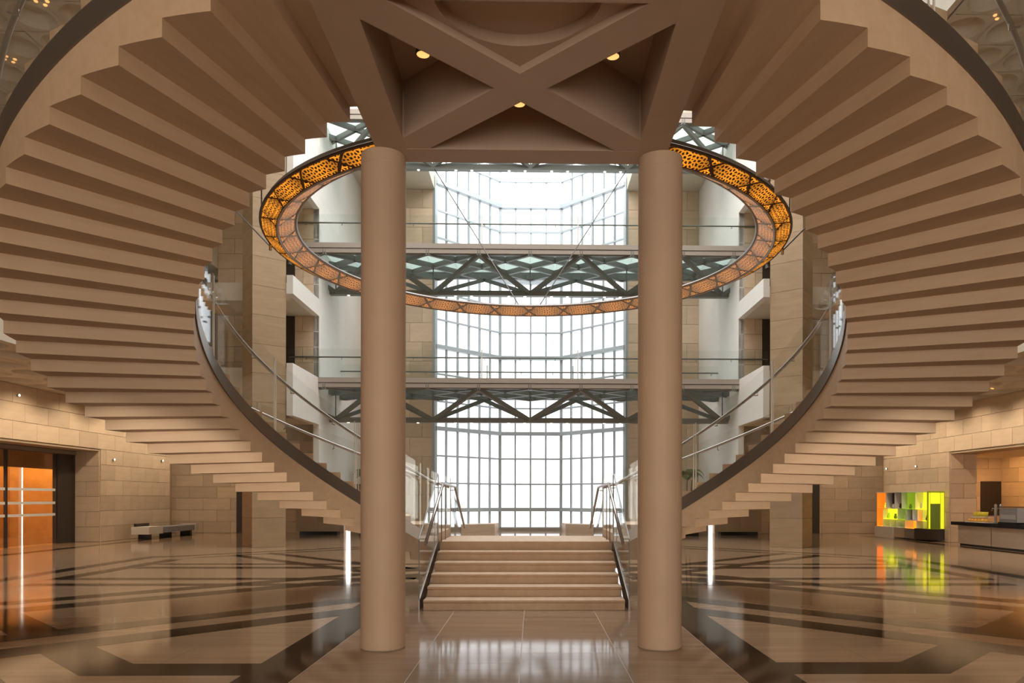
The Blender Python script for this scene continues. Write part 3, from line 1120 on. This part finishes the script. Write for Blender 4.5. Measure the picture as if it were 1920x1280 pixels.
# ================================================================== left glass door and room
dr = thing('door_1', 'wide bronze framed glass door with pale safety stripes in the left wall', 'door', kind='structure')
XD = -17.25
for ya, yb in ((19.0, 22.0), (22.0, 25.0), (25.0, 27.6)):
    lf = build('door_leaf', MB().box(XD - 0.01, XD + 0.01, ya + 0.03, yb - 0.03, 0.03, 3.25), M['doorglass'], dr)
    for z in (1.28, 1.75, 0.86):
        build('stripe', MB().box(XD + 0.011, XD + 0.016, ya + 0.05, yb - 0.05, z - 0.045 + 0.2, z + 0.045 + 0.2), M['frost'], lf)
    build('stile', MB().box(XD - 0.04, XD + 0.04, yb - 0.04, yb + 0.04, 0, 3.28), M['dark'], lf)
build('frame', MB().box(XD - 0.12, XD + 0.12, 27.6, 28.55, 0, 3.42).box(XD - 0.14, XD + 0.14, 17, 28.55, 3.25, 3.42), M['dark'], dr)
build('head_rail', MB().box(XD + 0.14, XD + 0.20, 17.0, 28.5, 3.27, 3.40), M['steel'], dr)
room = thing('wall_lobby', 'amber lit wooden wall of the room behind the glass door', 'wall', kind='structure')
build('lobby_panel', MB().box(-22.0, -21.8, 12, 32, 0, 4.0), M['wood'], room)
for y in (22.5, 25.2, 27.0, 29.5):
    build('lobby_niche', MB().box(-21.8, -21.74, y - 0.35, y + 0.35, 0.2 if y > 26 else 1.0, 2.6), M['dark'], room)
build('lobby_ceiling', MB().box(-21.5, -17.4, 12, 32, 3.6, 3.8), M['wood'], room)
build('lobby_end', MB().box(-21.26, -17.4, 31.8, 32, 0, 3.6).box(-22, -21.44, 31.8, 32, 0, 3.6), M['wood'], room)
build('added_lobby_baffle', MB().box(-18.4, -18.2, 12, 31.8, 2.75, 3.6), M['wood'], room)  # added baffle that keeps the lobby lamps from mirroring in the floor
for y in (22, 25, 28, 30.5):
    lamp('lobby_lamp', 'POINT', (-20.4, y, 3.4), 150, (1.0, 0.58, 0.2), 0.08)

# ================================================================== bench by the left wall
bn = thing('bench', 'long low concrete bench against the left stone wall', 'bench', (-15.55, 32.3, 0))
build('seat', MB().box(-0.36, 0.32, -0.9, 2.0, 0.22, 0.46), M['grit'], bn)
build('seat_end', MB().box(-0.36, 0.34, -2.1, -0.95, 0.20, 0.50), M['benchend'], bn)
build('seat_end', MB().box(-0.36, 0.34, 2.02, 2.3, 0.20, 0.50), M['benchend'], bn)
build('backrest', MB().box(-0.36, -0.26, -1.9, -0.9, 0.50, 0.62), M['dark'], bn)
for y in (-1.7, 0.0, 1.9):
    build('leg', MB().box(-0.25, 0.2, y - 0.09, y + 0.09, 0, 0.22), M['black'], bn)

# ================================================================== cabinets behind the stairs
for s, side in ((-1, 'left'), (1, 'right')):
    cb = thing('cabinet', 'long taupe cabinet on a black plinth behind the %s stair foot' % side, 'cabinet', (s * 9.6, 34.4, 0), 'cabinets by the rear doors')
    build('body', MB().box(-1.0, 1.0, -0.3, 0.3, 0.16, 1.15), M['cabinet'], cb)
    for k in range(2):
        build('door', MB().box(-0.985 + k, -0.015 + k, -0.325, -0.30, 0.18, 1.13), M['cabinet'], cb)
    build('plinth', MB().box(-0.85, 0.85, -0.26, 0.26, 0, 0.16), M['black'], cb)
    c2 = thing('cabinet', 'short taupe cabinet on a black plinth nearer the window on the %s' % side, 'cabinet', (s * 6.9, 33.6, 0), 'cabinets by the rear doors')
    build('body', MB().box(-0.8, 0.8, -0.3, 0.3, 0.16, 1.0), M['cabinet'], c2)
    for k in range(2):
        build('door', MB().box(-0.785 + k * 0.8, -0.015 + k * 0.8, -0.325, -0.30, 0.18, 0.98), M['cabinet'], c2)
    build('plinth', MB().box(-0.65, 0.65, -0.26, 0.26, 0, 0.16), M['black'], c2)

# ================================================================== palms
for s, side, px in ((-1, 'left', -7.45), (1, 'right', 7.15)):
    pm = thing('potted_palm', 'young potted palm behind the %s stair near the window' % side, 'palm', (px, 34.3, 0), 'potted palms')
    build('pot', MB().lathe([(0.20, 0), (0.28, 0.45), (0.30, 0.47), (0.26, 0.47), (0.25, 0.40), (0.0, 0.40)], 24), M['pot'], pm, smooth=True)
    rnd = random.Random(5 + s)
    for tx, ty in ((0, 0), (0.12, 0.06)):
        build('trunk', MB().tube([(tx, ty, 0.4), (tx * 1.5 + 0.03, ty, 1.2), (tx * 2 + 0.08, ty * 1.5, 2.55)], 0.03, 6, radii=[0.045, 0.03, 0.022]), M['trunk'], pm)
    for k in range(13):
        a = 2 * math.pi * k / 13 + rnd.uniform(-0.2, 0.2)
        ln = rnd.uniform(0.55, 0.8)
        rise_ = rnd.uniform(0.25, 0.6)
        spine = []
        for i in range(9):
            t = i / 8
            spine.append(Vector((0.1 + math.cos(a) * ln * t, 0.03 + math.sin(a) * ln * t, 2.55 + rise_ * math.sin(t * 2.3) - 0.25 * t * t)))
        fm = MB().tube(spine, 0.008, 4)
        for i in range(1, 9):
            d = (spine[i] - spine[i - 1]).normalized()
            sd = d.cross(Vector((0, 0, 1))).normalized()
            for sg in (-1, 1):
                for sub in (0.0, 0.5):
                    p0 = spine[i - 1].lerp(spine[i], sub)
                    ll = 0.24 * math.sin(math.pi * min(0.95, (i - 1 + sub) / 8 * 0.85 + 0.12))
                    tipp = p0 + sd * sg * ll + d * ll * 0.55 - Vector((0, 0, ll * 0.35))
                    w_ = d * 0.022
                    midp = p0.lerp(tipp, 0.5) + Vector((0, 0, 0.02))
                    fm.quadmesh([p0 - w_ * 0.4, p0 + w_ * 0.4, midp + w_, tipp, midp - w_], [(0, 1, 2, 3, 4)])
        build('frond', fm, M['leaf'], pm)

# ================================================================== cafe on the right
cafe = thing('wall_cafe', 'amber lit back wall of the cafe recess on the right', 'wall', kind='structure')
cb_ = MB().box(20.4, 20.8, 12, 32.4, 0, 4.0).box(17.3, 20.8, 32.0, 32.4, 0, 4.0)
build('recess_wall', cb_, M['joint'], cafe)
ashlar(cafe, (17.3, 32.0), 0.0, 3.1, 0, 3.6, 1.0, 0.6)
ashlar(cafe, (20.4, 32.0), -R(90), 14.0, 0, 3.6, 1.2, 0.6)
build('recess_ceiling', MB().box(16.3, 20.8, 12, 32.4, 3.44, 3.7), M['soffit'], cafe)
build('dark_hatch', MB().box(19.45, 20.35, 31.93, 31.955, 0.97, 2.45), M['dark'], cafe)
build('menu_board', MB().box(20.30, 20.345, 25.0, 26.0, 1.1, 3.2), M['dark'], cafe)
for k in range(26):
    build('strip_lamp', MB().box(16.75, 16.79, 21.6 + k * 0.26, 21.72 + k * 0.26, 3.425, 3.44), M['lampglow'], cafe)
for y in (21.5, 24.5, 27.5, 30.5):
    lamp('cafe_lamp', 'SPOT', (18.2, y, 3.40), 170, (1.0, 0.55, 0.2), 0.05, (0, -R(35), 0), spot=R(140))
ct = thing('cafe_counter', 'stone cafe counter with a glossy black top on the far right', 'counter', (15.9, 24.4, 0))
for k in range(3):
    build('front_panel', MB().box(-0.30, 0.35, -3.4 + k * 2.0, -1.46 + k * 2.0, 0.08, 0.72), M['block'], ct)
build('plinth', MB().box(-0.22, 0.35, -3.4, 2.55, 0, 0.08), M['dark'], ct)
build('top', MB().box(-0.45, 0.5, -3.5, 2.75, 0.74, 0.86), M['black'], ct)
# pastry stand
pst = thing('pastry_stand', 'tiered stand with golden pastries on the cafe counter', 'food stand', (15.9, 25.9, 0.86))
build('tray', MB().box(-0.3, 0.3, -0.6, 0.6, 0.0, 0.02), M['frost'], pst)
build('tray', MB().box(-0.22, 0.22, -0.42, 0.42, 0.18, 0.20), M['frost'], pst)
M['pastry'] = plain('golden_pastry', (0.70, 0.36, 0.05), 0.5)
for k in range(6):
    tag(build('pastry', MB().lathe([(0.0, 0.0), (0.075, 0.0), (0.09, 0.05), (0.05, 0.11), (0, 0.12)], 12), M['pastry'], loc=(15.72, 25.42 + 0.19 * k, 0.882), smooth=True),
        '%s golden bun from the coffee machine on the lower tier of the pastry stand' % ('first', 'second', 'third', 'fourth', 'fifth', 'sixth')[k], 'pastry', 'buns on the lower tier')
M['cup'] = plain('yellow_cup', (0.75, 0.62, 0.06), 0.5)
for k in range(4):
    tag(build('dessert_cup', MB().lathe([(0.06, 0.0), (0.085, 0.16), (0.08, 0.165), (0.0, 0.15)], 14), M['cup'], loc=(15.8, 25.6 + 0.2 * k, 1.062), smooth=True),
        '%s yellow dessert cup from the coffee machine on the upper tier' % ('first', 'second', 'third', 'fourth')[k], 'cup', 'dessert cups on the upper tier')
cm = thing('coffee_machine', 'boxy chrome coffee machine at the right end of the counter', 'coffee machine', (15.9, 24.1, 0.86))
build('body', MB().box(-0.28, 0.3, -0.45, 0.45, 0.06, 0.52), M['steel'], cm)
build('top_rail', MB().box(-0.28, 0.3, -0.45, 0.45, 0.54, 0.57), M['bronze'], cm)
build('drip_tray', MB().box(-0.34, 0.0, -0.45, 0.45, 0.0, 0.06), M['black'], cm)
build('front_panel', MB().box(-0.30, -0.28, -0.40, 0.40, 0.16, 0.30), M['grit'], cm)
for k in range(2):
    y = 24.85 + 0.28 * k
    tp = thing('tap_column', ('nearer' if k == 0 else 'farther') + ' chrome tap column between the pastries and the coffee machine', 'tap', (15.85, y, 0.86), 'chrome taps on the counter')
    build('column', MB().lathe([(0.06, 0), (0.045, 0.03), (0.045, 0.55), (0.05, 0.62), (0.0, 0.66)], 16), M['steel'], tp, smooth=True)
    build('spout', MB().tube([(0, 0, 0.5), (-0.12, 0, 0.5), (-0.13, 0, 0.42)], 0.018, 8), M['steel'], tp)

# ================================================================== coloured display shelves
ds = thing('display_shelf', 'glowing yellow green and orange display shelves against the right stone wall', 'display shelf', (15.96, 30.64, 0))
ds.scale = (1, 1.12, 1)


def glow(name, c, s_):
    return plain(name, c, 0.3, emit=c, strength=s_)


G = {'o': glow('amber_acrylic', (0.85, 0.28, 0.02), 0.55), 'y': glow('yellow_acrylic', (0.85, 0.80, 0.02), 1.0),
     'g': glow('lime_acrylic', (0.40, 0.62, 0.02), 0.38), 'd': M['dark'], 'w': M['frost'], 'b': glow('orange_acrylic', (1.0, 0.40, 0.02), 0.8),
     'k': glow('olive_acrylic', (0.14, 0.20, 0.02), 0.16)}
build('base', MB().box(-0.30, 0.24, 1.25, 2.75, 0.0, 0.46), M['benchend'], ds)
build('base', MB().box(-0.26, 0.24, 0.35, 1.22, 0.05, 0.46), M['cabinet'], ds)
build('base', MB().box(-0.30, 0.24, -0.55, 0.32, 0.05, 0.46), M['steel'], ds)
build('base', MB().box(-0.40, 0.24, -1.55, -0.58, 0.08, 0.50), M['dark'], ds)
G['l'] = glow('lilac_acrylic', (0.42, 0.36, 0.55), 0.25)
rowz = ((1.28, 1.95), (0.82, 1.26), (0.48, 0.80))
cells = (((1.85, 2.60, 'o'), (1.15, 1.80, 'd'), (0.60, 1.10, 'w'), (-0.40, 0.60, 'g'), (-1.40, -0.40, 'y')),
         ((2.10, 2.60, 'o'), (0.90, 2.10, 'y'), (0.25, 0.90, 'g'), (-0.20, 0.25, 'd'), (-0.55, -0.20, 'l'), (-0.90, -0.55, 'b'), (-1.40, -0.90, 'y')),
         ((2.10, 2.60, 'b'), (1.55, 2.10, 'd'), (1.05, 1.55, 'w'), (0.35, 1.05, 'w'), (-0.50, 0.35, 'b'), (-0.95, -0.50, 'g'), (-1.40, -0.95, 'y')))
for (za, zb_), row in zip(rowz, cells):
    for ya, yb, c in row:
        xf = random.uniform(-0.05, 0.18)
        build('shelf_back', MB().box(xf, 0.23, ya + 0.015, yb - 0.015, za, zb_), G[c], ds)
        build('shelf_board', MB().box(-0.26, 0.23, ya, yb, za - 0.025, za - 0.002), M['frost'] if c in 'wd' else G[c], ds)
        build('shelf_divider', MB().box(-0.26, 0.23, ya - 0.008, ya + 0.008, za, zb_), M['frost'], ds)
build('shelf_side', MB().box(-0.26, 0.23, 2.60, 2.63, 0.46, 1.97), G['o'], ds)
build('shelf_top', MB().box(-0.28, 0.23, -1.42, 2.63, 1.955, 1.985), M['frost'], ds)
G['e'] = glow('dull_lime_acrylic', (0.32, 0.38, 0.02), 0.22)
build('case_end', MB().box(-0.40, 0.24, -1.52, -1.44, 0.50, 1.99), G['e'], ds)
build('case_panel', MB().box(-0.30, 0.06, -1.54, -1.523, 0.52, 1.48), G['k'], ds)
build('case_light', MB().box(-0.30, 0.06, -1.54, -1.523, 1.50, 1.92), G['y'], ds)
for xx in (-0.37, 0.10, 0.17):
    build('case_strip', MB().box(xx, xx + 0.04, -1.54, -1.523, 0.52, 1.92), G['y'], ds)
kinds = [('y', 'yellow'), ('g', 'green'), ('w', 'white'), ('b', 'orange')]
spots = [(2.0, 1.28, 'y', 'yellow vase in the top left display cell'), (1.4, 1.28, 'w', 'white jug before the dark display panel'), (0.85, 1.28, 'd', 'dark bottle on the upper display shelf'),
         (0.1, 1.28, 'k', 'olive bowl on the upper lime display shelf'), (-0.7, 1.28, 'w', 'white vase at the right end of the upper shelf'),
         (1.8, 0.82, 'g', 'lime green bottle on the middle display shelf'), (1.25, 0.82, 'k', 'large olive cup on the middle display shelf'), (0.5, 0.82, 'w', 'white cup on the middle display shelf'),
         (-1.1, 0.82, 'd', 'dark cup at the right end of the middle shelf')]
for y, z, c, lab in spots:
    h = random.uniform(0.18, 0.3)
    r_ = random.uniform(0.06, 0.09)
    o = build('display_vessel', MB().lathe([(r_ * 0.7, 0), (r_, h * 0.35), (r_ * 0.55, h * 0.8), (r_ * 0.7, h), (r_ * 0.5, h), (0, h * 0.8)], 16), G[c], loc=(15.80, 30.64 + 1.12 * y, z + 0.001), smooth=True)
    tag(o, lab, 'vessel', 'vessels on the display shelves')

# ================================================================== small wall lamps
for (x, y, z, rz, lab) in ((-16.18, 27.6 + 1.8, 3.15, 0, 'small bright wall lamp beside the glass door'), (-16.18, 33.2, 3.3, 0, 'small bright wall lamp at the far end of the left wall'),
                           (-16.18, 24.0, 4.9, 0, 'small bright wall lamp high over the glass door'),
                           (16.18, 31.0, 3.05, 0, 'small bright wall lamp over the display shelves'), (16.18, 33.6, 3.05, 0, 'small bright wall lamp at the far end of the right wall')):
    sgn = 1 if x < 0 else -1
    wl_ = thing('wall_lamp', lab, 'lamp', (x, y, z), 'small wall lamps')
    build('housing', MB().tube([(0, 0, 0), (sgn * 0.05, 0, 0)], 0.05, 12), M['steel'], wl_)
    build('lens', MB().tube([(sgn * 0.05, 0, 0), (sgn * 0.06, 0, 0)], 0.038, 12), M['lampwhite'], wl_)
